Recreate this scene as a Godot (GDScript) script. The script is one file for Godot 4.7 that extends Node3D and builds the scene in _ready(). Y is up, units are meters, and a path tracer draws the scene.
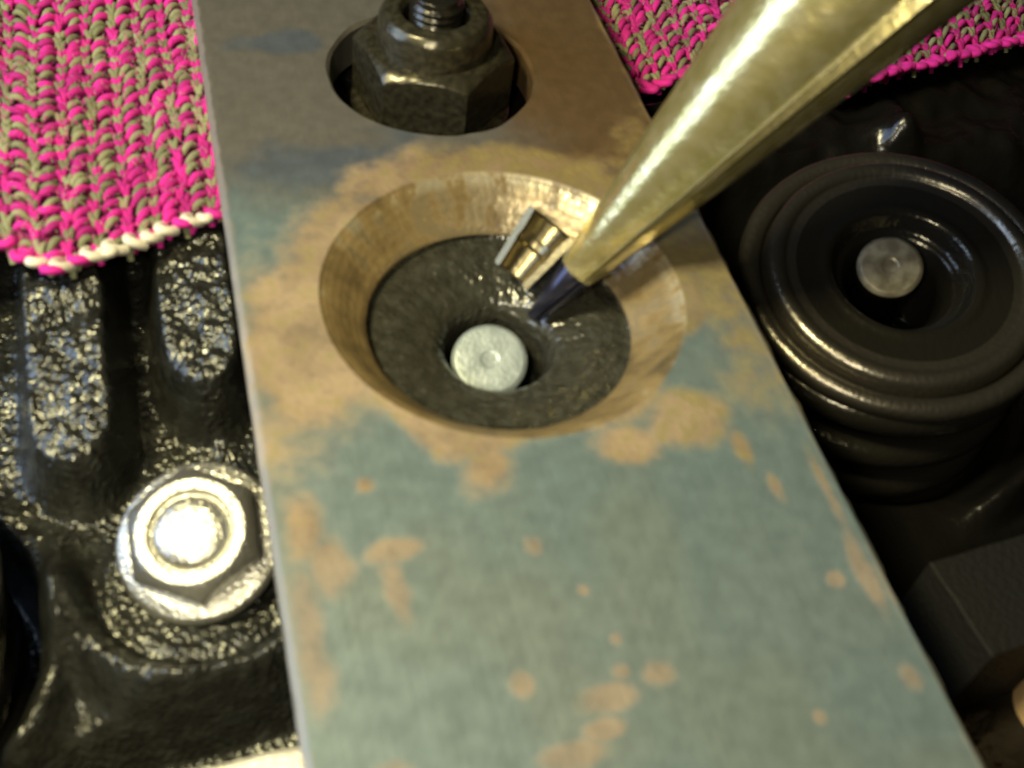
extends Node3D
# Close-up: a drilled steel plate on an oily cylinder head, pliers lowering a valve keeper into the retainer.
# Meshes are written in millimetres and scaled by S to metres.
const S := 0.001
var rng := RandomNumberGenerator.new()
var M := {}
var seen_names := {}

func v(x, y, z) -> Vector3: return Vector3(x, y, z) * S

func _ready() -> void:
	rng.seed = 7
	setup_camera_and_light()
	make_materials()
	cylinder_head()
	plate()
	retainer_set(Vector3(0.0, -5.05, 0.0), "dull speckled retainer sunk in the rusty countersunk hole of the plate", "grey valve stem tip in the middle of the plate's countersunk hole", Vector3(-0.7, -9.7, 0.3), 4.0, "dull", "valve spring hidden below the drilled steel plate", 0.0, 0.40)
	retainer_set(Vector3(49.3, -6.4, -3.4), "glossy black stepped retainer right of the plate, with no keepers", "dim grey valve stem tip inside the black retainer right of the plate", Vector3(47.9, -7.0, -4.2), 3.7, "gloss", "black oily coil spring under the retainer right of the plate", 0.20, 0.50)
	retainer_set(Vector3(-67.0, -7.5, 18.0), "black retainer cut off by the photo's left edge, below the cloth", "", Vector3.ZERO, 0.0, "gloss", "black oily coil spring under the retainer at the left edge")
	flange_bolt()
	stud_nut()
	cloth()
	pliers()
	keeper()
	rail_and_ledge()

# ------------------------------------------------------------------ camera, light
func setup_camera_and_light() -> void:
	var cam := Camera3D.new()
	cam.name = "camera"
	var f_px := 1161.9
	var at := CameraAttributesPhysical.new()
	at.frustum_focal_length = 12.0 * f_px / 384.0
	at.frustum_near = 0.01
	at.frustum_far = 10.0
	at.frustum_focus_distance = 0.21
	at.exposure_aperture = 36.0
	cam.attributes = at
	cam.fov = rad_to_deg(2.0 * atan(384.0 / f_px))
	cam.near = 0.01
	cam.far = 10.0
	add_child(cam)
	cam.transform = Transform3D(Basis.from_euler(Vector3(-0.8663, -0.3842, 0.1731), EULER_ORDER_YXZ), v(-28.24, 81.45, 75.77))
	cam.current = true
	var we := WorldEnvironment.new()
	we.name = "environment"
	var e := Environment.new()
	e.background_mode = Environment.BG_COLOR
	e.background_energy_multiplier = 0.28
	e.background_color = Color(0.15, 0.15, 0.13)
	e.tonemap_mode = Environment.TONE_MAPPER_LINEAR
	e.tonemap_exposure = 1.2
	e.sdfgi_enabled = true
	e.ssao_enabled = true
	e.ssil_enabled = true
	we.environment = e
	add_child(we)
	# hand lamp: small and warm, above the left side of the plate
	area("hand_lamp", v(-104, 162, 14), v(0, 0, 0), Vector2(0.034, 0.034), Color(1.0, 0.95, 0.74), 0.046)
	# phone light: small, beside the camera
	area("phone_light", v(-62, 104, 96), v(0, 0, -5), Vector2(0.014, 0.014), Color(1.0, 0.96, 0.84), 0.0105)
	# window: broad and cool, well to the left
	area("window_light", v(-420, 200, -60), v(0, 0, 0), Vector2(0.24, 0.36), Color(0.74, 0.84, 1.0), 0.15)

func area(called: String, from: Vector3, to: Vector3, size: Vector2, c: Color, energy: float) -> void:
	var l := AreaLight3D.new()
	l.name = called
	l.area_size = size
	l.area_normalize_energy = true
	l.light_color = c
	l.light_energy = energy
	l.shadow_enabled = true
	l.area_range = 3.0
	add_child(l)
	l.look_at_from_position(from, to, Vector3.UP)

# ------------------------------------------------------------------ naming
func numbered(called: String) -> String:
	var n: int = seen_names.get(called, 0)
	seen_names[called] = n + 1
	return called if n == 0 else "%s_%03d" % [called, n]

func thing(called: String, label: String, category: String, at: Vector3, group := "") -> Node3D:
	var o := Node3D.new()
	o.name = numbered(called)
	add_child(o)
	o.position = at * S
	tag(o, label, category, group)
	return o

func tag(o: Node, label: String, category: String, group := "") -> void:
	o.set_meta("label", label)
	o.set_meta("category", category)
	if group != "":
		o.set_meta("group", group)

func put(called: String, mesh: Mesh, m: Material, parent: Node, stuff := false) -> MeshInstance3D:
	var o := MeshInstance3D.new()
	o.name = called
	o.mesh = mesh
	o.material_override = m
	parent.add_child(o, true)
	if stuff:
		o.set_meta("kind", "stuff")
	return o

# ------------------------------------------------------------------ materials
func lin(r: float, g: float, b: float) -> Color: return Color(r, g, b).linear_to_srgb()

func mat(c: Color, rough: float, metal := 0.0, spec := 0.5) -> StandardMaterial3D:
	var m := StandardMaterial3D.new()
	m.albedo_color = c
	m.roughness = rough
	m.metallic = metal
	m.metallic_specular = spec
	return m

func noise_tex(sd: int, freq: float, oct: int, type := FastNoiseLite.TYPE_SIMPLEX_SMOOTH, as_normal := false, bump := 4.0, size := 512) -> NoiseTexture2D:
	var n := FastNoiseLite.new()
	n.seed = sd
	n.noise_type = type
	n.frequency = freq
	n.fractal_octaves = oct
	var t := NoiseTexture2D.new()
	t.width = size
	t.height = size
	t.seamless = true
	t.noise = n
	if as_normal:
		t.as_normal_map = true
		t.bump_strength = bump
	return t

func tri(m: StandardMaterial3D, per_mm: float) -> void:   # texture repeats per millimetre
	m.uv1_triplanar = true
	m.uv1_world_triplanar = true
	m.uv1_scale = Vector3.ONE * per_mm * 1000.0
	m.uv1_triplanar_sharpness = 3.0

func relief(m: StandardMaterial3D, t: Texture2D, mm: float) -> void:
	m.heightmap_enabled = true
	m.heightmap_texture = t
	m.heightmap_scale = mm * 0.1

func ramp(t: NoiseTexture2D, cs: Array, offs: Array) -> NoiseTexture2D:
	var g := Gradient.new()
	g.offsets = PackedFloat32Array(offs)
	g.colors = PackedColorArray(cs)
	t.color_ramp = g
	return t

func make_materials() -> void:
	# oily cast iron
	var m := mat(Color.WHITE, 0.25, 0.7, 0.7)
	m.albedo_texture = ramp(noise_tex(3, 0.012, 4), [lin(0.036, 0.036, 0.029), lin(0.070, 0.072, 0.060)], [0.3, 0.75])
	relief(m, noise_tex(5, 0.045, 2), 0.22)
	tri(m, 1.0 / 21.0)
	M.cast = m
	m = mat(lin(0.006, 0.0055, 0.0045), 0.24, 0.0, 0.4)  # right half: smoother, with the plate's shade darkened into the iron's colour
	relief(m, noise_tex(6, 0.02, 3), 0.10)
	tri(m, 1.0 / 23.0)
	M.shaded_smooth_cast = m
	# oily turned parts
	m = mat(lin(0.052, 0.048, 0.038), 0.20, 0.8, 0.6)
	relief(m, noise_tex(9, 0.03, 3), 0.06)
	tri(m, 1.0 / 16.0)
	M.oily = m
	m = mat(lin(0.17, 0.155, 0.125), 0.30, 0.9, 0.6)
	relief(m, noise_tex(10, 0.03, 3), 0.06)
	tri(m, 1.0 / 16.0)
	M.rim = m
	m = mat(Color.WHITE, 0.24, 0.3, 0.7)
	m.albedo_texture = ramp(noise_tex(11, 0.014, 4), [lin(0.040, 0.039, 0.029), lin(0.060, 0.060, 0.046)], [0.3, 0.75])
	relief(m, noise_tex(12, 0.024, 2), 0.24)
	tri(m, 1.0 / 17.0)
	M.dull = m
	m = mat(Color.WHITE, 0.36, 0.35, 0.5)
	m.albedo_texture = ramp(noise_tex(14, 0.008, 4), [lin(0.31, 0.36, 0.365), lin(0.43, 0.49, 0.49)], [0.25, 0.8])
	relief(m, noise_tex(15, 0.03, 2), 0.03)
	tri(m, 1.0 / 9.0)
	M.tip = m
	m = mat(Color.WHITE, 0.36, 0.35, 0.5)
	m.albedo_texture = ramp(noise_tex(34, 0.008, 4), [lin(0.17, 0.15, 0.10), lin(0.34, 0.31, 0.23)], [0.3, 0.7])
	relief(m, noise_tex(35, 0.02, 3), 0.05)
	tri(m, 1.0 / 12.0)
	M.oily_tip = m
	# wet bolt steel
	m = mat(lin(0.40, 0.39, 0.34), 0.30, 0.85)
	relief(m, noise_tex(17, 0.04, 2), 0.085)
	tri(m, 1.0 / 11.0)
	M.bolt = m
	m = mat(Color.WHITE, 0.27, 0.6)
	m.albedo_texture = ramp(noise_tex(19, 0.02, 4), [lin(0.040, 0.036, 0.024), lin(0.085, 0.077, 0.050)], [0.2, 0.8])
	relief(m, noise_tex(20, 0.012, 2), 0.10)
	tri(m, 1.0 / 14.0)
	M.nut = m
	# pliers: plated steel, warm reflections painted in as a brassy colour
	m = mat(Color.WHITE, 0.24, 0.8)
	m.albedo_texture = ramp(noise_tex(22, 0.015, 4), [lin(0.50, 0.43, 0.17), lin(0.62, 0.54, 0.28)], [0.3, 0.75])
	relief(m, noise_tex(23, 0.03, 3), 0.035)
	tri(m, 1.0 / 18.0)
	M.warm_lit_steel = m
	m = mat(lin(0.035, 0.035, 0.055), 0.26, 0.7)
	M.dark_steel = m
	m = mat(lin(0.15, 0.125, 0.07), 0.30, 0.9)
	relief(m, noise_tex(25, 0.015, 2), 0.02)
	tri(m, 1.0 / 6.0)
	M.keeper = m
	m = mat(lin(0.80, 0.74, 0.58), 0.35, 0.3)  # bare metal, its colour lightened for the mirrored lamp
	relief(m, noise_tex(27, 0.04, 3), 0.06)
	tri(m, 1.0 / 10.0)
	M.bare = m
	m = mat(lin(0.012, 0.012, 0.011), 0.62, 0.0, 0.25)
	relief(m, noise_tex(29, 0.03, 3), 0.12)
	tri(m, 1.0 / 14.0)
	M.ledge = m
	m = mat(lin(0.50, 0.33, 0.16), 0.55)
	relief(m, noise_tex(31, 0.03, 3), 0.05)
	tri(m, 1.0 / 12.0)
	M.tan = m
	# yarns
	for k in [["pink", lin(0.74, 0.022, 0.34)], ["green", lin(0.30, 0.31, 0.17)], ["base", lin(0.22, 0.02, 0.09)], ["cream", lin(0.85, 0.78, 0.62)]]:
		m = mat(k[1], 0.75 if k[0] != "cream" else 0.3, 0.0, 0.4)
		m.vertex_color_use_as_albedo = true
		m.rim_enabled = true
		m.rim = 0.25
		relief(m, noise_tex(33, 0.06, 3), 0.10)
		tri(m, 1.0 / 5.0)
		M[k[0]] = m

# ------------------------------------------------------------------ mesh helpers (millimetres)
func start() -> SurfaceTool:
	var st := SurfaceTool.new()
	st.begin(Mesh.PRIMITIVE_TRIANGLES)
	return st

func finish(st: SurfaceTool) -> ArrayMesh:
	st.generate_normals()
	return st.commit()

func tri3(st: SurfaceTool, a: Vector3, b: Vector3, c: Vector3, g: int) -> void:
	if a == b or b == c or a == c:
		return
	st.set_smooth_group(g)
	st.add_vertex(a * S)
	st.set_smooth_group(g)
	st.add_vertex(b * S)
	st.set_smooth_group(g)
	st.add_vertex(c * S)

func band(st: SurfaceTool, a: PackedVector3Array, b: PackedVector3Array, g: int, closed := true) -> void:
	var n := a.size()
	for i in (n if closed else n - 1):
		var j := (i + 1) % n
		tri3(st, a[i], b[i], a[j], g)
		tri3(st, a[j], b[i], b[j], g)

func fan(st: SurfaceTool, ring: PackedVector3Array, centre: Vector3, g: int, flip := false) -> void:
	for i in ring.size():
		var j := (i + 1) % ring.size()
		if flip:
			tri3(st, centre, ring[j], ring[i], g)
		else:
			tri3(st, centre, ring[i], ring[j], g)

# profile of (radius, height) from the outside bottom over the top to the inside; sharp turns split the shading
func lathe(st: SurfaceTool, prof: Array, seg := 96, wob := 0.0, sd := 0, at := Vector3.ZERO) -> void:
	var n := FastNoiseLite.new()
	n.seed = sd
	n.frequency = 0.12
	var rings: Array[PackedVector3Array] = []
	for p in prof:
		var ring := PackedVector3Array()
		for i in seg:
			var a := TAU * i / seg
			var d := Vector3(cos(a), 0, sin(a))
			var r: float = p.x
			if wob > 0.0 and r > 0.01:
				r += wob * n.get_noise_3d(d.x * p.x, p.y * 2.0, d.z * p.x)
			ring.append(at + d * r + Vector3(0, p.y + (wob * 0.6 * n.get_noise_3d(d.x * p.x + 50.0, p.y, d.z * p.x) if wob > 0.0 else 0.0), 0))
		rings.append(ring)
	var g := 1
	for k in prof.size() - 1:
		if k > 0:
			var t0: Vector2 = (prof[k] - prof[k - 1]).normalized()
			var t1: Vector2 = (prof[k + 1] - prof[k]).normalized()
			if t0.dot(t1) < 0.80:
				g += 1
		band(st, rings[k + 1], rings[k], g)

# rounds the corners of a profile
func soft(prof: Array, r: float) -> Array:
	var out := [prof[0]]
	for k in range(1, prof.size() - 1):
		var a: Vector2 = prof[k - 1]
		var b: Vector2 = prof[k]
		var c: Vector2 = prof[k + 1]
		var q := minf(r, minf(a.distance_to(b), b.distance_to(c)) * 0.45)
		var s: Vector2 = b + (a - b).normalized() * q
		var e: Vector2 = b + (c - b).normalized() * q
		for i in 5:
			var t := i / 4.0
			out.append(s.lerp(b, t).lerp(b.lerp(e, t), t))
	out.append(prof[-1])
	return out

func tube(st: SurfaceTool, pts: Array, radii: Array, sides := 8, caps := true, g := 1) -> void:
	var rings: Array[PackedVector3Array] = []
	var up := Vector3.UP
	var side := Vector3.ZERO
	for i in pts.size():
		var t: Vector3 = ((pts[mini(i + 1, pts.size() - 1)] as Vector3) - (pts[maxi(i - 1, 0)] as Vector3)).normalized()
		if i == 0:
			up = Vector3.UP if absf(t.y) < 0.9 else Vector3.RIGHT
		side = t.cross(up).normalized()
		up = side.cross(t).normalized()
		var ring := PackedVector3Array()
		for k in sides:
			var a := TAU * k / sides
			ring.append(pts[i] + (side * cos(a) + up * sin(a)) * radii[i])
		rings.append(ring)
	for i in pts.size() - 1:
		band(st, rings[i + 1], rings[i], g)
	if caps:
		fan(st, rings[0], pts[0], g + 1, true)
		fan(st, rings[-1], pts[-1], g + 1)

func hex_r(a: float, apothem: float) -> float:
	var w := fposmod(a, PI / 3.0) - PI / 6.0
	return apothem / cos(w)

# hexagon with the usual chamfer circle on top
func hex(st: SurfaceTool, apothem: float, y0: float, y1: float, turn: float, hole := 0.0) -> void:
	var seg := 96
	var rings: Array[PackedVector3Array] = [PackedVector3Array(), PackedVector3Array(), PackedVector3Array(), PackedVector3Array(), PackedVector3Array()]
	var rc := apothem * (0.95 if hole > 5.0 else 0.87)
	for i in seg:
		var a := TAU * i / seg
		var d := Vector3(cos(a + turn), 0, sin(a + turn))
		var h := hex_r(a, apothem)
		rings[0].append(d * h + Vector3(0, y0, 0))
		rings[1].append(d * h + Vector3(0, y1 - (h - rc) * 0.62 - 0.12, 0))
		rings[2].append(d * (h - 0.14) + Vector3(0, y1 - (h - 0.14 - rc) * 0.55, 0))
		rings[3].append(d * rc + Vector3(0, y1, 0))
		rings[4].append(d * maxf(hole, 0.001) + Vector3(0, y1, 0))
	band(st, rings[1], rings[0], -1)
	band(st, rings[2], rings[1], 2)
	band(st, rings[3], rings[2], 2)
	band(st, rings[4], rings[3], 3)

func box(st: SurfaceTool, lo: Vector3, hi: Vector3, ch: float, turn := 0.0, rough := 0.0) -> void:   # bevelled box
	var c := (lo + hi) * 0.5
	var b := Basis(Vector3.UP, turn)
	var rings: Array[PackedVector3Array] = []
	var n := FastNoiseLite.new()
	n.seed = 40
	n.frequency = 0.15
	for p in [[0.0, lo.y + ch], [0.0, hi.y - ch], [ch, hi.y]]:
		var ring := PackedVector3Array()
		var x0: float = lo.x + p[0]
		var x1: float = hi.x - p[0]
		var z0: float = lo.z + p[0]
		var z1: float = hi.z - p[0]
		var cs := [Vector3(x0, p[1], z0), Vector3(x1, p[1], z0), Vector3(x1, p[1], z1), Vector3(x0, p[1], z1)]
		for k in 4:
			for i in 24:
				var q: Vector3 = cs[k].lerp(cs[(k + 1) % 4], i / 24.0)
				q += Vector3(n.get_noise_3dv(q), n.get_noise_3dv(q + Vector3(99, 0, 0)), n.get_noise_3dv(q + Vector3(0, 0, 99))) * rough
				ring.append(c + b * (q - c))
		rings.append(ring)
	band(st, rings[1], rings[0], -1)
	band(st, rings[2], rings[1], -1)
	fan(st, rings[2], c + Vector3(0, hi.y - c.y, 0), 5)
	fan(st, rings[0], c + Vector3(0, lo.y + ch - c.y, 0), 6, true)

# ------------------------------------------------------------------ cylinder head
var n_big := FastNoiseLite.new()
var n_mid := FastNoiseLite.new()
var n_fine := FastNoiseLite.new()
var n_cell := FastNoiseLite.new()

func cap_rib(x: float, z: float, cx: float, half: float, z_end: float) -> float:   # 0..1 across a round-ended rib that runs to -z
	var dz := maxf(z - (z_end - half * 1.5), 0.0) / 1.5
	var d := sqrt((x - cx) * (x - cx) + dz * dz) / half
	return clampf(1.0 - d, -0.4, 1.0)

func rise(t: float, w := 0.35) -> float: return smoothstep(0.0, w, t)

func head_height(x: float, z: float) -> float:
	var h := -19.0 + 1.2 * n_big.get_noise_2d(x, z)
	var lump := 0.0
	if x < 10.0:
		# two cast ribs, a groove between them
		var a := rise(cap_rib(x, z, -42.6 + 0.02 * z, 6.2, 7.5), 0.42)
		var b := rise(cap_rib(x, z, -29.5, 6.0, 0.5), 0.42)
		h = lerpf(h, minf(-9.6, -10.6 - 0.24 * (z + 6.0)) + 0.14 * (x + 42.0) + 0.5 * n_big.get_noise_2d(z, x), a)
		h = lerpf(h, minf(-9.4, -10.2 - 0.24 * (z + 10.0)) + 0.14 * (x + 30.0) + 0.5 * n_big.get_noise_2d(z + 40.0, x), b)
		h -= 1.6 * exp(-pow((z + 13.0 + 0.25 * (x + 42.0)) / 1.8, 2.0)) * a   # shallow cross groove
		lump = maxf(smoothstep(-0.22, 0.12, cap_rib(x, z, -42.6 + 0.02 * z, 6.2, 7.5)), smoothstep(-0.22, 0.12, cap_rib(x, z, -29.5, 6.0, 0.5)))
		# seat of the flange bolt and the rough rim round its near side
		var r := Vector2(x + 32.1, z - 15.6).length()
		h = lerpf(h, -17.2, rise(10.2 - r, 2.0) * (1.0 - 0.6 * b))
		lump *= 1.0 - rise(10.2 - r, 2.0)
		var rim := exp(-pow((r - 12.3) / 2.3, 2.0)) * smoothstep(-6.0, 3.0, z - 15.6)
		h = lerpf(h, -13.6, rim)
		lump = maxf(lump, rim)
		# floor drops away in front of the rim
		var front := smoothstep(27.5, 31.0, z + 0.10 * (x + 32.0))
		h = lerpf(h, -25.0, front)
		lump *= 1.0 - front
		# recess round the left spring
		var s := Vector2(x + 67.0, z - 18.0).length()
		var well := 1.0 - smoothstep(18.6, 21.0, s)
		h = lerpf(h, -30.0, well)
		var lip := exp(-pow((s - 22.6) / 1.5, 2.0)) * smoothstep(-16.0, 2.0, z - 18.0) * (1.0 - front)
		h += 3.2 * lip
		lump = maxf(lump * (1.0 - well), lip)
	else:
		# dark floor right of the plate, well round the right spring, a wall with bosses beyond it
		h = lerpf(h, -24.0, smoothstep(22.0, 27.0, x))
		var s2 := Vector2(x - 48.6, z + 3.2).length()
		h = lerpf(h, -30.0, 1.0 - smoothstep(18.0, 21.0, s2))
		var back := smoothstep(-26.0, -33.0, z - 0.10 * (x - 60.0))
		h = lerpf(h, -13.0, back * 0.9)
		var boss := exp(-pow((x - 66.0) / 3.0, 2.0) - pow((z + 34.0) / 7.0, 2.0))
		h += 4.5 * boss
		var mound := smoothstep(9.0, 4.0, Vector2(x - 32.0, z + 34.0).length())
		h = lerpf(h, -9.0, mound)
		var bank := smoothstep(3.0, 0.0, absf(Vector2(x - 48.6, z + 3.2).length() - 24.0)) * smoothstep(0.0, 12.0, z + 3.2) * smoothstep(48.0, 60.0, x)
		h += 5.0 * bank
		lump = maxf(maxf(boss, mound * 0.5), bank)
		h += 1.5 * n_mid.get_noise_2d(x * 0.5, z * 0.5) * back
	# raised pad under the plate's stud nut
	var pad := smoothstep(16.0, 14.0, Vector2(x - 1.5, z + 39.0).length())
	h = lerpf(h, -7.2, pad)
	# well of the middle spring
	var mid := smoothstep(20.5, 18.5, Vector2(x, z).length())
	h = lerpf(h, -30.0, mid)
	var under := 1.0 - smoothstep(23.0, 26.0, absf(x + 0.7))
	h = minf(h, lerpf(h, minf(h, -6.8), under))
	h += lump * (0.20 * n_fine.get_noise_2d(x, z) + 0.45 * n_mid.get_noise_2d(x, z) - 0.36 * n_cell.get_noise_2d(x, z)) + 0.05 * n_fine.get_noise_2d(x, z)
	return h

func head_mesh(x0: float, x1: float) -> ArrayMesh:
	var z0 := -120.0
	var d := 0.25 if x0 < 0.0 else 0.6
	var nx := int((x1 - x0) / d)
	var nz := int(205.0 / d)
	var pos := PackedVector3Array()
	var nor := PackedVector3Array()
	var idx := PackedInt32Array()
	var hs := PackedFloat32Array()
	hs.resize((nx + 1) * (nz + 1))
	for j in nz + 1:
		for i in nx + 1:
			hs[j * (nx + 1) + i] = head_height(x0 + i * d, z0 + j * d)
	for j in nz + 1:
		for i in nx + 1:
			var k := j * (nx + 1) + i
			pos.append(Vector3(x0 + i * d, hs[k], z0 + j * d) * S)
			var gx := hs[k + (1 if i < nx else 0)] - hs[k - (1 if i > 0 else 0)]
			var gz := hs[k + (nx + 1 if j < nz else 0)] - hs[k - (nx + 1 if j > 0 else 0)]
			nor.append(Vector3(-gx, 2.0 * d, -gz).normalized())
			if i < nx and j < nz:
				idx.append_array([k, k + 1, k + nx + 1, k + 1, k + nx + 2, k + nx + 1])
	var arr := []
	arr.resize(Mesh.ARRAY_MAX)
	arr[Mesh.ARRAY_VERTEX] = pos
	arr[Mesh.ARRAY_NORMAL] = nor
	arr[Mesh.ARRAY_INDEX] = idx
	var mesh := ArrayMesh.new()
	mesh.add_surface_from_arrays(Mesh.PRIMITIVE_TRIANGLES, arr)
	return mesh

func cylinder_head() -> void:
	n_big.seed = 1
	n_big.frequency = 0.05
	n_mid.seed = 2
	n_mid.frequency = 0.22
	n_mid.fractal_octaves = 2
	n_fine.seed = 3
	n_cell.seed = 4
	n_cell.noise_type = FastNoiseLite.TYPE_CELLULAR
	n_cell.cellular_return_type = FastNoiseLite.RETURN_DISTANCE
	n_cell.fractal_type = FastNoiseLite.FRACTAL_NONE
	n_cell.frequency = 1.35
	n_fine.frequency = 0.55
	n_fine.fractal_octaves = 2
	var head := thing("cylinder_head", "black oily cast cylinder head with ribs and wells under the plate", "engine part", Vector3.ZERO)
	put("rough_casting", head_mesh(-80.0, 0.0), M.cast, head)
	put("shaded_smooth_casting", head_mesh(0.0, 132.0), M.shaded_smooth_cast, head)
	var st := start()   # block sides, so that the casting has depth
	var lo := Vector3(-80, -60, -120)
	var hi := Vector3(132, -34, 85)
	box(st, lo, hi, 1.0)
	put("lower_casting", finish(st), M.cast, head)

func rail_and_ledge() -> void:
	var st := start()
	box(st, Vector3(-70, -30, 38.0), Vector3(-21.5, -9.0, 62), 0.7, 0.0, 0.5)
	var o := put("machined_rail", finish(st), M.bare, self)
	tag(o, "bare metal rail, brightened by painted lamp glare, at the bottom edge, beside the plate's lower left edge", "engine part")
	st = start()
	box(st, Vector3(36.5, -26, 29.0), Vector3(80, -11.0, 39.5), 0.15, 0.10, 0.12)
	o = put("cast_ledge", finish(st), M.ledge, self)
	tag(o, "dark grey flat cast ledge at the lower right, beside the plate", "engine part")
	st = start()
	var prof := soft([Vector2(4.6, -25), Vector2(4.6, -11.5), Vector2(3.4, -9.4), Vector2(0.001, -8.8)], 1.4)
	lathe(st, prof, 64, 0.3, 4)
	var k := put("tan_blob", finish(st), M.tan, self)  # unidentified tan tip, guessed a fingertip, built as a plain round post
	k.position = v(50.2, 0, 43.6)
	tag(k, "unidentified fingertip-like tan rounded knob cut off by the photo's right edge, below the grey ledge", "blob")

# ------------------------------------------------------------------ plate
const PX0 := -25.73
const PX1 := 24.27
const PZ0 := -92.0
const PZ1 := 58.0
const THICK := 5.0

func blot(x: float, z: float, cx: float, cz: float, rx: float, rz: float) -> float:
	var q := Vector2((x - cx) / rx, (z - cz) / rz).length()
	return clampf(1.25 - q, -1.0, 1.0)

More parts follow.
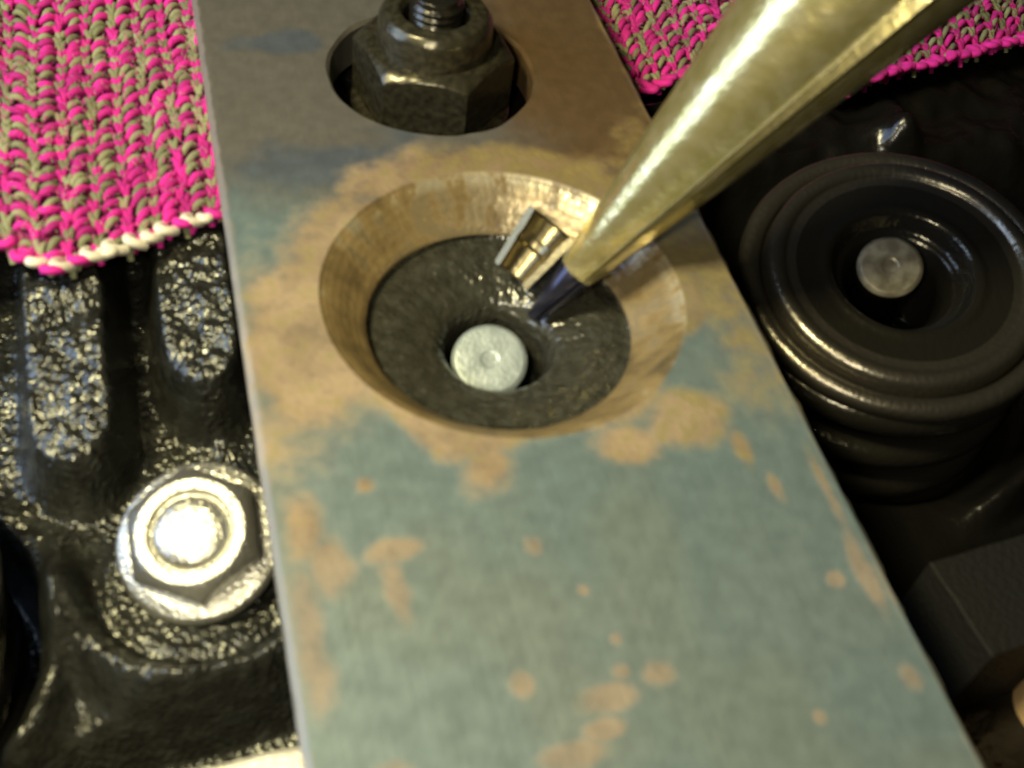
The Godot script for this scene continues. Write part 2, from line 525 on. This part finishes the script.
func plate_material() -> StandardMaterial3D:
	var per := 9.0
	var w := int((PX1 - PX0) * per)
	var h := int((PZ1 - PZ0) * per)
	var im := Image.create(w, h, false, Image.FORMAT_RGBAF)
	var rm := Image.create(w, h, false, Image.FORMAT_RGBAF)
	var hm := Image.create(w, h, false, Image.FORMAT_RGBAF)
	var ns := FastNoiseLite.new()
	ns.seed = 54
	ns.frequency = 1.0
	ns.fractal_octaves = 2
	var na := FastNoiseLite.new()
	na.seed = 51
	na.frequency = 0.09
	na.fractal_octaves = 5
	var nb := FastNoiseLite.new()
	nb.seed = 52
	nb.frequency = 0.35
	nb.fractal_octaves = 4
	var nc := FastNoiseLite.new()
	nc.seed = 53
	nc.frequency = 0.03
	nc.fractal_octaves = 3
	var blots := [[-17.4, 20.3, 0.8, 0.9], [-15.9, 27.2, 1.9, 0.9], [-16.6, 31.2, 1.0, 2.8], [-21.6, 27.0, 1.4, 3.0], [-23.8, 33.5, 1.3, 5.0], [-22.8, 24.0, 1.6, 3.0], [-4.8, 28.8, 0.9, 1.0], [-8.9, 40.4, 0.8, 0.9], [-0.7, 38.2, 0.5, 0.5], [-2.8, 42.6, 2.0, 0.9], [1.7, 41.6, 1.2, 0.9], [-1.0, 40.9, 0.7, 0.6], [-7.0, 46.6, 2.2, 0.8], [-3.6, 45.2, 1.1, 0.6], [-20.0, 46.0, 2.0, 1.5],
		[-6.6, 20.0, 2.0, 2.6], [6.3, 20.4, 2.4, 2.0], [13.0, 18.4, 3.4, 2.8], [22.2, 36.0, 0.7, 3.4], [22.6, 29.0, 0.6, 5.0], [19.4, 36.5, 0.6, 0.6], [21.8, 46.0, 0.8, 1.2], [13.0, 47.6, 0.5, 0.6], [16.6, 22.5, 0.9, 2.4], [18.0, 26.6, 0.6, 1.6], [-2.0, 33.5, 0.4, 0.4]]
	for j in h:
		var z := PZ0 + (j + 0.5) / per
		for i in w:
			var x := PX0 + (i + 0.5) / per
			var a := na.get_noise_2d(x, z)
			var b := nb.get_noise_2d(x, z)
			var c := nc.get_noise_2d(x, z)
			# bare steel: grey green, with bluer and browner zones
			var steel := Vector3(0.168, 0.214, 0.208) * (1.0 + 0.05 * a + 0.03 * b)
			steel = steel.lerp(Vector3(0.150, 0.205, 0.208), clampf(0.5 + 1.0 * c, 0.0, 1.0))
			steel = steel.lerp(Vector3(0.185, 0.212, 0.180), clampf(0.2 * a + 1.6 * nc.get_noise_2d(z + 77.0, x) - 0.1, 0.0, 0.5))
			# browned far end
			var far := smoothstep(-9.0, -20.0, z + 2.5 * a - 0.10 * x)
			var tarn := Vector3(0.140, 0.130, 0.112).lerp(Vector3(0.135, 0.082, 0.036), smoothstep(0.0, 14.0, x + 5.0 * a))
			var blue := maxf(blot(x, z, -16.5, -43.5, 5.0, 2.2), blot(x, z, -13.0, -20.5, 10.0, 5.0) * 0.9)
			tarn = tarn.lerp(Vector3(0.095, 0.110, 0.130), smoothstep(-0.1, 0.6, blue + 0.8 * a))
			var col := steel.lerp(tarn, far)
			# rust: a ring round the big hole, patches, a broad brown right side
			var r := Vector2(x, z).length()
			var ang := atan2(z, x)
			var reach := 19.3 + 2.6 * sin(ang * 3.0 + 1.2) * 0.5 + 1.4 * sin(ang * 7.0)
			var k := clampf((reach - r) / 2.0, -1.0, 1.0)
			if z < 0.0:
				k = maxf(k, clampf((23.5 - r) / 3.0, -1.0, 1.0) * (1.0 if x > -6.0 else 0.75))
			k = maxf(k, blot(x, z, -21.0, 4.5, 6.5, 10.0))
			k = maxf(k, blot(x, z, 21.5, -3.0, 5.0, 17.0))
			k = maxf(k, clampf((x - 23.6) * 0.6, -1.0, 0.3))
			for q in blots:
				if absf(x - q[0]) < q[2] * 2.0 and absf(z - q[1]) < q[3] * 2.0:
					k = maxf(k, blot(x, z, q[0], q[1], q[2], q[3]))
			var rust := smoothstep(-0.32, 0.70, k + 0.8 * a + 0.22 * b)
			var rc := Vector3(0.215, 0.135, 0.062).lerp(Vector3(0.300, 0.205, 0.110), clampf(0.5 + 1.4 * a, 0.0, 1.0))
			rc = rc.lerp(Vector3(0.185, 0.135, 0.040), clampf(0.9 * smoothstep(-4.0, 14.0, x - 0.4 * z) + 1.4 * b, 0.0, 1.0))  # shade painted in: rust turns darker and more olive away from the lamp
			rc = rc.lerp(Vector3(0.215, 0.135, 0.070), smoothstep(22.0, 30.0, z))
			rc *= 1.0 + 0.25 * b + 0.2 * a
			col = col.lerp(rc, rust * lerpf(0.85, 0.62, smoothstep(22.0, 30.0, z)))
			col *= 1.0 + 0.10 * b
			col = col.lerp(Vector3(0.30, 0.27, 0.24), 0.7 * smoothstep(0.9, 0.2, minf(x - PX0, PX1 - x) + 0.5 * b) * (1.0 if x < 0.0 else 0.4))
			# countersink: thin rust on cut metal, lamp gleam on its far right painted pale
			var cut := smoothstep(18.3, 17.7, r)
			var grime := Vector3(0.215, 0.150, 0.062) * (1.0 + 0.5 * b + 0.5 * a)
			var worn_gleam := smoothstep(0.05, 0.5, 0.55 * cos(ang + 0.9) + 0.9 * b + 0.5 * a)
			grime = grime.lerp(Vector3(0.50, 0.44, 0.32), worn_gleam * lerpf(0.35, 0.9, smoothstep(16.6, 17.4, r)))
			col = col.lerp(grime, cut * 0.9)
			im.set_pixel(i, j, Color(pow(col.x, 1.0 / 2.2), pow(col.y, 1.0 / 2.2), pow(col.z, 1.0 / 2.2)))
			var scratch := ns.get_noise_2d(x * 2.2, z * 0.05) * 0.5 + ns.get_noise_2d(x * 0.9 + z * 0.5, z * 0.08) * 0.4
			var turned := sin(r * 9.0 + 2.0 * b) * cut
			hm.set_pixel(i, j, Color.WHITE * clampf(0.5 + 0.10 * scratch * (1.0 - rust) * (1.0 - cut) + 0.22 * rust * (0.5 + nb.get_noise_2d(x * 3.0, z * 3.0)) + 0.09 * turned + 0.15 * b * cut, 0.0, 1.0))
			rm.set_pixel(i, j, Color(clampf(lerpf(0.48 + 0.20 * rust, 0.34, cut) + 0.08 * b + 0.10 * scratch * (1.0 - rust), 0.2, 1.0), lerpf(0.40 * (1.0 - rust), 0.55, cut * clampf(worn_gleam + 0.3 * b, 0.0, 1.0)), 0.5 + 0.35 * b + 0.25 * rust))
	im.convert(Image.FORMAT_RGBA8)
	rm.convert(Image.FORMAT_RGBA8)
	hm.convert(Image.FORMAT_RGBA8)
	var m := StandardMaterial3D.new()
	m.albedo_texture = ImageTexture.create_from_image(im)
	var t := ImageTexture.create_from_image(rm)
	m.roughness_texture = t
	m.roughness_texture_channel = BaseMaterial3D.TEXTURE_CHANNEL_RED
	m.roughness = 1.0
	m.metallic = 1.0
	m.metallic_texture = t
	m.metallic_texture_channel = BaseMaterial3D.TEXTURE_CHANNEL_GREEN
	m.heightmap_enabled = true
	m.heightmap_texture = ImageTexture.create_from_image(hm)
	m.heightmap_scale = 0.012
	m.texture_repeat = false
	return m

func plate() -> void:
	var root := thing("drilled_plate", "rusty grey green steel plate with two holes lying across the engine", "steel plate", Vector3.ZERO)
	var st := start()
	var e := 0.55   # edge chamfer
	var cuts := [PZ0 + e, -22.0, 20.0, PZ1 - e]
	var holes := [[0.3, -36.5, 12.35, [Vector2(12.35, 0), Vector2(12.05, -0.45), Vector2(12.0, -THICK)]],
		[0.0, 0.0, 18.1, [Vector2(18.1, 0.0), Vector2(17.75, -0.35), Vector2(17.1, -0.75), Vector2(15.6, -2.5), Vector2(14.0, -4.25), Vector2(13.55, -4.65), Vector2(13.5, -THICK)]]]
	for k in 3:
		var z0: float = cuts[k]
		var z1: float = cuts[k + 1]
		if k == 2:
			for i in 1:
				quad_up(st, Vector3(PX0 + e, 0, z0), Vector3(PX1 - e, 0, z1))
			continue
		var hc: Array = holes[k]
		var cx: float = hc[0]
		var cz: float = hc[1]
		var angles: Array[float] = []
		for i in 144:
			angles.append(TAU * i / 144.0)
		for cxx in [PX0 + e, PX1 - e]:
			for czz in [z0, z1]:
				angles.append(fposmod(atan2(czz - cz, cxx - cx), TAU))
		angles.sort()
		var outer := PackedVector3Array()
		for a in angles:
			var dx := cos(a)
			var dz := sin(a)
			var t := 1e9
			if absf(dx) > 1e-6:
				t = minf(t, ((PX1 - e if dx > 0.0 else PX0 + e) - cx) / dx)
			if absf(dz) > 1e-6:
				t = minf(t, ((z1 if dz > 0.0 else z0) - cz) / dz)
			outer.append(Vector3(cx + dx * t, 0, cz + dz * t))
		var nz := FastNoiseLite.new()
		nz.seed = 60 + k
		nz.frequency = 0.10
		nz.fractal_octaves = 3
		var prev := outer
		var prof: Array = hc[3]
		for q in prof.size():
			var ring := PackedVector3Array()
			var p: Vector2 = prof[q]
			for a in angles:
				var w := (0.5 if k == 0 else 0.14) * nz.get_noise_3d(cos(a) * p.x, p.y * 3.0, sin(a) * p.x)
				if q == prof.size() - 1:
					w *= 0.3
				ring.append(Vector3(cx + cos(a) * (p.x + w), p.y, cz + sin(a) * (p.x + w)))
			band(st, ring, prev, 1 if q == 0 else (2 if q == 1 else 3))
			prev = ring
	# chamfered rim, slightly knocked about, and the sides
	var rim_n := FastNoiseLite.new()
	rim_n.seed = 66
	rim_n.frequency = 0.25
	rim_n.fractal_octaves = 3
	var cs := [Vector2(PX0, PZ0), Vector2(PX1, PZ0), Vector2(PX1, PZ1), Vector2(PX0, PZ1)]
	var ci := [Vector2(PX0 + e, PZ0 + e), Vector2(PX1 - e, PZ0 + e), Vector2(PX1 - e, PZ1 - e), Vector2(PX0 + e, PZ1 - e)]
	var top := PackedVector3Array()
	var edge := PackedVector3Array()
	var low := PackedVector3Array()
	for k in 4:
		for i in 150:
			var q: Vector2 = cs[k].lerp(cs[(k + 1) % 4], i / 150.0)
			var p: Vector2 = ci[k].lerp(ci[(k + 1) % 4], i / 150.0)
			var w := 0.16 * rim_n.get_noise_2d(q.x, q.y)
			top.append(Vector3(p.x, 0, p.y))
			edge.append(Vector3(q.x + w, -e + w, q.y))
			low.append(Vector3(q.x, -THICK, q.y))
	band(st, top, edge, 7)
	band(st, edge, low, 8)
	var mesh := planar_uv(finish(st))
	var o := put("plate_body", mesh, plate_material(), root)
	o.name = "plate_body"

func quad_up(st: SurfaceTool, a: Vector3, b: Vector3) -> void:
	tri3(st, a, Vector3(b.x, a.y, a.z), Vector3(a.x, a.y, b.z), 1)
	tri3(st, Vector3(b.x, a.y, a.z), b, Vector3(a.x, a.y, b.z), 1)

func planar_uv(mesh: ArrayMesh) -> ArrayMesh:
	var arr := mesh.surface_get_arrays(0)
	var uv := PackedVector2Array()
	for p in arr[Mesh.ARRAY_VERTEX]:
		uv.append(Vector2((p.x / S - PX0) / (PX1 - PX0), (p.z / S - PZ0) / (PZ1 - PZ0)))
	arr[Mesh.ARRAY_TEX_UV] = uv
	var out := ArrayMesh.new()
	out.add_surface_from_arrays(Mesh.PRIMITIVE_TRIANGLES, arr)
	return out

# ------------------------------------------------------------------ valve gear
func retainer_set(at: Vector3, label: String, tip_label: String, tip: Vector3, tip_r: float, look: String, spring_label: String, lean := 0.0, valve_lean := 0.0) -> void:
	var r := thing("valve_spring_retainer", label, "retainer", at, "valve spring retainers")
	var axis := Vector3(79.0, 0, 77.0).normalized() if at.x > 20.0 else Vector3(75.0, 0, 28.0).normalized()
	r.basis = Basis(axis, lean)
	var skin: Material = M.dull if look == "dull" else M.oily
	var st := start()
	var rolls := [Vector2(15.2, -5.2), Vector2(18.4, -4.8)]
	for i in 9:   # two rolled steps
		rolls.append(Vector2(17.5, -2.6) + Vector2(cos(i * PI / 9.0), sin(i * PI / 9.0)) * 1.3)
	rolls.append(Vector2(16.25, -2.9))
	for i in 9:
		rolls.append(Vector2(14.7, -1.2) + Vector2(cos(0.2 + i * PI / 10.0), sin(0.2 + i * PI / 10.0)) * 1.2)
	rolls.append(Vector2(13.2, -0.75))
	rolls.append(Vector2(12.4, -0.75))
	lathe(st, soft(rolls, 0.2), 128, 0.07, 13)
	put("rim", finish(st), skin if look == "dull" else M.rim, r)
	st = start()
	if look == "dull":
		lathe(st, soft([Vector2(12.4, -0.75), Vector2(10.4, -0.9), Vector2(8.4, -1.6), Vector2(6.4, -2.4), Vector2(5.3, -4.2), Vector2(4.9, -12.0)], 0.8), 128, 0.25, 8)
	else:
		lathe(st, soft([Vector2(12.4, -0.75), Vector2(9.8, -0.9), Vector2(9.0, -0.6), Vector2(8.3, -0.9), Vector2(7.4, -2.8), Vector2(6.6, -3.2), Vector2(5.6, -5.0), Vector2(5.0, -14.0)], 0.6), 128, 0.06, 9)
	put("dish", finish(st), skin, r)
	var s := thing("valve_spring", spring_label, "spring", Vector3(at.x, 0, at.z), "valve springs")
	st = start()
	var pts := []
	var rad := []
	var turns := 3.6
	for i in int(turns * 56) + 1:
		var a := TAU * i / 56.0
		pts.append(Vector3(cos(a) * 16.2, at.y - 6.4 - a / TAU * 6.0, sin(a) * 16.2))
		rad.append(1.95)
	tube(st, pts, rad, 12)
	put("coil", finish(st), M.oily, s)
	if tip_label == "":
		return
	var valve := thing("poppet_valve", tip_label, "valve", tip, "engine valves")
	valve.basis = Basis(axis, valve_lean)
	st = start()
	lathe(st, soft([Vector2(tip_r, -0.6), Vector2(tip_r, -0.42), Vector2(tip_r - 0.42, 0.0), Vector2(1.0, 0.02), Vector2(0.8, -0.10), Vector2(0.001, -0.12)], 0.10), 72)
	put("stem_tip", finish(st), M.tip if look == "dull" else M.oily_tip, valve)
	st = start()
	lathe(st, [Vector2(tip_r - 0.3, -26.0), Vector2(tip_r - 0.3, -3.5), Vector2(tip_r - 0.01, -3.0), Vector2(tip_r - 0.01, -0.6)], 48)
	put("stem", finish(st), M.oily, valve)

# ------------------------------------------------------------------ bolt and nut
func flange_bolt() -> void:
	var b := thing("flange_bolt", "shiny wet hex flange bolt in the casting left of the plate", "bolt", Vector3(-31.9, -13.4, 14.6))
	b.basis = Basis(Quaternion(Vector3.UP, Vector3(-0.17, 0.94, 0.27).normalized())).scaled(Vector3.ONE * 1.08)
	var st := start()
	lathe(st, soft([Vector2(6.9, -1.8), Vector2(7.25, -0.9), Vector2(7.1, -0.3), Vector2(6.9, -0.1), Vector2(5.9, 0.15), Vector2(4.0, 0.2)], 0.25), 96, 0.06, 71)
	put("flange", finish(st), M.bolt, b)
	st = start()
	hex(st, 5.25, 0.1, 2.8, PI / 6.0 + 0.02, 3.7)
	put("hex_head", finish(st), M.bolt, b)
	st = start()
	lathe(st, soft([Vector2(3.75, 2.8), Vector2(3.6, 2.2), Vector2(3.25, 2.1), Vector2(3.0, 2.75), Vector2(2.2, 2.98), Vector2(1.2, 3.05), Vector2(0.001, 3.05)], 0.25), 72, 0.14, 72)
	put("raised_top", finish(st), M.bolt, b)
	st = start()
	lathe(st, [Vector2(4.0, -12.0), Vector2(4.0, -1.8), Vector2(6.9, -1.8)], 48)
	put("shank", finish(st), M.oily, b)

func stud_nut() -> void:
	var b := thing("stud_nut", "dark oily hex nut on a stud inside the plate's far hole", "nut", Vector3(0.9, -7.0, -38.6))
	var st := start()
	lathe(st, soft([Vector2(9.6, 0.0), Vector2(9.9, 0.4), Vector2(9.7, 1.3), Vector2(8.4, 1.9)], 0.3), 96)
	put("washer_face", finish(st), M.nut, b)
	st = start()
	hex(st, 8.3, 1.6, 9.6, 0.32, 6.4)
	put("hex_body", finish(st), M.nut, b)
	st = start()
	lathe(st, soft([Vector2(6.8, 9.6), Vector2(6.6, 12.6), Vector2(5.9, 13.6), Vector2(4.3, 13.8), Vector2(3.7, 13.0), Vector2(3.4, 10.0)], 0.3), 96, 0.06, 75)
	put("collar", finish(st), M.nut, b)
	st = start()
	var prof := [Vector2(3.1, 10.0)]
	for i in 5:
		prof.append(Vector2(3.15, 11.0 + i * 0.9))
		prof.append(Vector2(2.75, 11.45 + i * 0.9))
	prof.append(Vector2(2.6, 15.7))
	prof.append(Vector2(0.001, 15.8))
	lathe(st, soft(prof, 0.12), 72)
	put("stud", finish(st), M.oily, b)

# ------------------------------------------------------------------ knitted cloth
const HEM := [[-90.0, -22.0], [-56.0, -22.5], [-48.1, -21.1], [-43.3, -16.4], [-38.4, -18.3], [-34.3, -19.3], [-30.0, -21.6], [-25.8, -22.6], [-10.0, -60.0], [20.0, -62.0], [27.0, -50.0], [30.8, -42.0], [36.0, -44.6], [43.0, -47.5], [52.0, -42.0], [60.0, -40.5], [70.0, -43.0], [82.0, -45.8], [95.0, -49.0], [130.0, -54.0]]

func hem_z(x: float) -> float:
	for i in HEM.size() - 1:
		if x < HEM[i + 1][0]:
			return lerpf(HEM[i][1], HEM[i + 1][1], clampf((x - HEM[i][0]) / (HEM[i + 1][0] - HEM[i][0]), 0.0, 1.0))
	return HEM[-1][1]

func cloth_at(x: float, d: float) -> Vector3:   # d: distance back from the hem
	var z := hem_z(x) - d
	var y := -7.6 + 2.0 * (1.0 - exp(-d / 3.0)) + 1.3 * n_big.get_noise_2d(x * 0.8, z * 0.8 + 90.0) * clampf(d / 8.0, 0.0, 1.0) + 0.05 * d
	if x > 0.0:
		y += 1.5 * sin(x * 0.16) * clampf(d / 6.0, 0.0, 1.0) - 2.0
	return Vector3(x, y, z)

func cloth() -> void:
	var c := thing("knitted_cloth", "bright pink and olive knitted cloth spread behind the plate", "cloth", Vector3.ZERO)
	var st := start()
	var rows: Array[PackedVector3Array] = []
	for j in 34:
		var row := PackedVector3Array()
		for i in 111:
			row.append(cloth_at(-90.0 + i * 2.0, j * 2.0) + Vector3(0, -0.75, 0))
		rows.append(row)
	for j in 33:
		band(st, rows[j], rows[j + 1], 1, false)
	put("backing", finish(st), M.base, c)
	var pink := start()
	var green := start()
	var col := 0
	var x := -88.0
	while x < 128.0:
		var d := 0.3
		var row := 0
		while d < 62.0:
			var is_pink := (row + (col / 2)) % 2 == 0
			if rng.randf() < 0.14:
				is_pink = not is_pink
			if x > -27.0 and x < 20.0 and d < 0.0:
				is_pink = true
			var t: SurfaceTool = pink if is_pink else green
			var q := rng.randf_range(0.5, 1.0)
			t.set_color(Color(q, q, q))
			var tilt := rng.randf_range(-0.25, 0.25)
			var jx := rng.randf_range(-0.34, 0.34)
			var jd := rng.randf_range(-0.34, 0.34)
			if col % 2 == 0:   # a purl bump: short arch lying across
				var pts := []
				var rad := []
				var half := (0.86 if is_pink else 0.72) * rng.randf_range(0.85, 1.15)
				for k in 7:
					var s := k / 3.0 - 1.0
					var p := cloth_at(x + jx + s * half, d + jd + (0.38 + tilt) * s)
					pts.append(p + Vector3(0, 0.28 - 0.68 * s * s, 0))
					rad.append((0.48 if is_pink else 0.42) * (1.0 - 0.22 * s * s))
				tube(t, pts, rad, 7, false)
			else:   # two legs of a knit loop
				for sgn in [-1.0, 1.0]:
					var pts := []
					var rad := []
					for k in 5:
						var s := k / 2.0 - 1.0
						var p := cloth_at(x + jx + sgn * (0.22 + 0.26 * s), d + jd + s * 0.92)
						pts.append(p + Vector3(0, 0.08 - 0.5 * s * s, 0))
						rad.append(0.35)
					tube(t, pts, rad, 6, false)
			d += 1.28
			row += 1
		x += 1.5
		col += 1
	for i in 16000:   # stray fibres
		var t: SurfaceTool = pink if rng.randf() < 0.6 else green
		var p := cloth_at(rng.randf_range(-70.0, 110.0), rng.randf_range(-0.6, 34.0)) + Vector3(0, rng.randf_range(0.2, 0.7), 0)
		var a := rng.randf_range(0.0, TAU)
		var e := Vector3(cos(a) * 0.8, rng.randf_range(-0.1, 0.7), sin(a) * 0.8)
		var w := Vector3(-sin(a), 0.3, cos(a)) * 0.045
		t.set_color(Color.WHITE)
		tri3(t, p - w, p + e, p + w, -1)
	put("pink_yarn", finish(pink), M.pink, c, true)
	put("green_yarn", finish(green), M.green, c, true)
	# loops hanging out of the cut edge, pale ones and pink ones
	x = -60.0
	while x < 104.0:
		if x > -25.0 and x < 27.0:
			x += 2.0
			continue
		var cream := rng.randf() < 0.62 and x < 0.0
		var st2 := start()
		var q := rng.randf_range(0.8, 1.0)
		st2.set_color(Color(q, q, q))
		var base := cloth_at(x, 0.0)
		var turn := rng.randf_range(-0.9, 0.9)
		var wide := rng.randf_range(0.55, 1.1)
		var deep := rng.randf_range(0.9, 1.9)
		var pts := []
		var rad := []
		for k in 11:
			var a := PI * k / 10.0
			var o := Vector3(cos(a) * wide, 0.9 * sin(a) - 0.4, sin(a) * deep)
			pts.append(base + Basis(Vector3.UP, turn) * o + Vector3(0, 0.7, -0.4))
			rad.append(0.58 if cream else 0.52)
		tube(st2, pts, rad, 8)
		put("hem_loop", finish(st2), M.cream if cream else M.pink, c)
		x += rng.randf_range(1.0, 1.9)

# ------------------------------------------------------------------ pliers and keeper
func half_cone(st: SurfaceTool, prof: Array, gap: float, sgn: float, grow := 1.0) -> void:   # along +y, flat face towards the other jaw, bevelled at its edges
	var rings: Array[PackedVector3Array] = []
	for p in prof:
		var r: float = p.x * grow
		var ring := PackedVector3Array()
		var inset := 0.10 * r
		for i in 33:
			var a := -PI / 2.0 + PI * i / 32.0
			var q := Vector3(cos(a) * r, p.y, sin(a) * r)
			q.x = maxf(q.x, inset)
			ring.append(Vector3(sgn * (q.x + gap), q.y, sgn * q.z))
		ring.append(Vector3(sgn * gap, p.y, sgn * (r - inset)))
		ring.append(Vector3(sgn * gap, p.y, -sgn * (r - inset)))
		rings.append(ring)
	for k in prof.size() - 1:
		for i in 35:
			var j := (i + 1) % 35
			var g := 1 if i < 32 else (-1)
			tri3(st, rings[k][i], rings[k][j], rings[k + 1][i], g)
			tri3(st, rings[k][j], rings[k + 1][j], rings[k + 1][i], g)
	fan(st, rings[0], Vector3(sgn * (gap + prof[0].x * 0.4), prof[0].y, 0), 4, true)
	fan(st, rings[-1], Vector3(sgn * (gap + prof[-1].x * 0.4), prof[-1].y, 0), 5)

func axis_frame(p0: Vector3, p1: Vector3, roll: float) -> Transform3D:
	var y := (p1 - p0).normalized()
	var x := y.cross(Vector3(-28.24, 81.45, 75.77) - p0).normalized()
	var z := x.cross(y).normalized()
	return Transform3D(Basis(x, y, z) * Basis(Vector3.UP, roll), p0 * S)

func pliers() -> void:
	var p := thing("needle_nose_pliers", "steel needle nose pliers, brassy from painted warm reflections, reaching in from the top right", "pliers", Vector3(8.5, -1.0, -2.7))
	p.transform = axis_frame(Vector3(8.5, -1.0, -2.7), Vector3(29.4, 27.5, -5.6), 0.62)
	for sgn in [1.0, -1.0]:
		var st := start()
		half_cone(st, [Vector2(1.93, 0.0), Vector2(2.05, 0.25), Vector2(2.95, 6.0), Vector2(4.6, 16.0), Vector2(6.1, 26.0), Vector2(7.6, 35.5), Vector2(8.8, 44.0), Vector2(9.6, 54.0), Vector2(9.8, 62.0)], 0.05, sgn, 1.0 if sgn > 0.0 else 1.05)
		put("jaw", finish(st), M.warm_lit_steel, p)
		st = start()
		half_cone(st, [Vector2(0.45, -7.2), Vector2(0.70, -6.9), Vector2(1.35, -3.0), Vector2(1.92, -0.02), Vector2(1.6, 0.5)], 0.14, sgn)
		put("jaw_tip", finish(st), M.dark_steel, p)
		st = start()
		var pts := []
		var rad := []
		for i in 21:
			var t := i / 20.0
			pts.append(Vector3(sgn * (5.0 + 13.0 * sin(t * PI * 0.62)), 76.0 + t * 85.0, 0))
			rad.append(4.6 + 1.3 * sin(t * PI))
		tube(st, pts, rad, 20)
		put("handle", finish(st), M.warm_lit_steel, p)
	var st3 := start()
	lathe(st3, soft([Vector2(0.001, -6.5), Vector2(11.5, -6.5), Vector2(12.2, -5.6), Vector2(12.2, 5.6), Vector2(11.5, 6.5), Vector2(4.0, 6.5), Vector2(3.6, 7.3), Vector2(0.001, 7.4)], 0.6), 72)
	var j := put("pivot_joint", finish(st3), M.warm_lit_steel, p)
	j.transform = Transform3D(Basis(Vector3.RIGHT, PI / 2.0), v(0, 70, 0))

func keeper() -> void:
	# half of a split cone, hollow side towards the viewer
	var a := Vector3(2.8, -4.0, -5.6)
	var b := Vector3(7.6, 1.2, -8.0)
	var k := thing("valve_keeper", "small shiny half collet held at the tip of the pliers", "valve keeper", a)
	k.transform = axis_frame(a, b, -0.45)
	var st := start()
	var outer: Array[PackedVector3Array] = []
	var inner: Array[PackedVector3Array] = []
	var prof := [[2.35, 1.85, 0.0], [2.5, 1.75, 0.25], [2.9, 2.1, 3.2], [2.95, 2.25, 3.6], [3.0, 2.25, 4.2], [3.05, 2.2, 4.6], [3.3, 2.5, 6.6], [3.2, 2.65, 6.9]]
	for p in prof:
		var ro := PackedVector3Array()
		var ri := PackedVector3Array()
		for i in 33:
			var t := PI * (0.03 + 0.94 * i / 32.0)
			ro.append(Vector3(cos(t) * p[0], p[2], 1.2 - sin(t) * p[0]))
			ri.append(Vector3(cos(t) * p[1], p[2], 1.2 - sin(t) * p[1]))
		outer.append(ro)
		inner.append(ri)
	for q in prof.size() - 1:
		band(st, outer[q], outer[q + 1], 1, false)
		band(st, inner[q + 1], inner[q], 2 + q, false)
		for i in [0, 32]:
			tri3(st, outer[q][i], outer[q + 1][i], inner[q][i], -1)
			tri3(st, outer[q + 1][i], inner[q + 1][i], inner[q][i], -1)
	band(st, inner[0], outer[0], 20, false)
	band(st, outer[-1], inner[-1], 21, false)
	put("half_shell", finish(st), M.keeper, k)
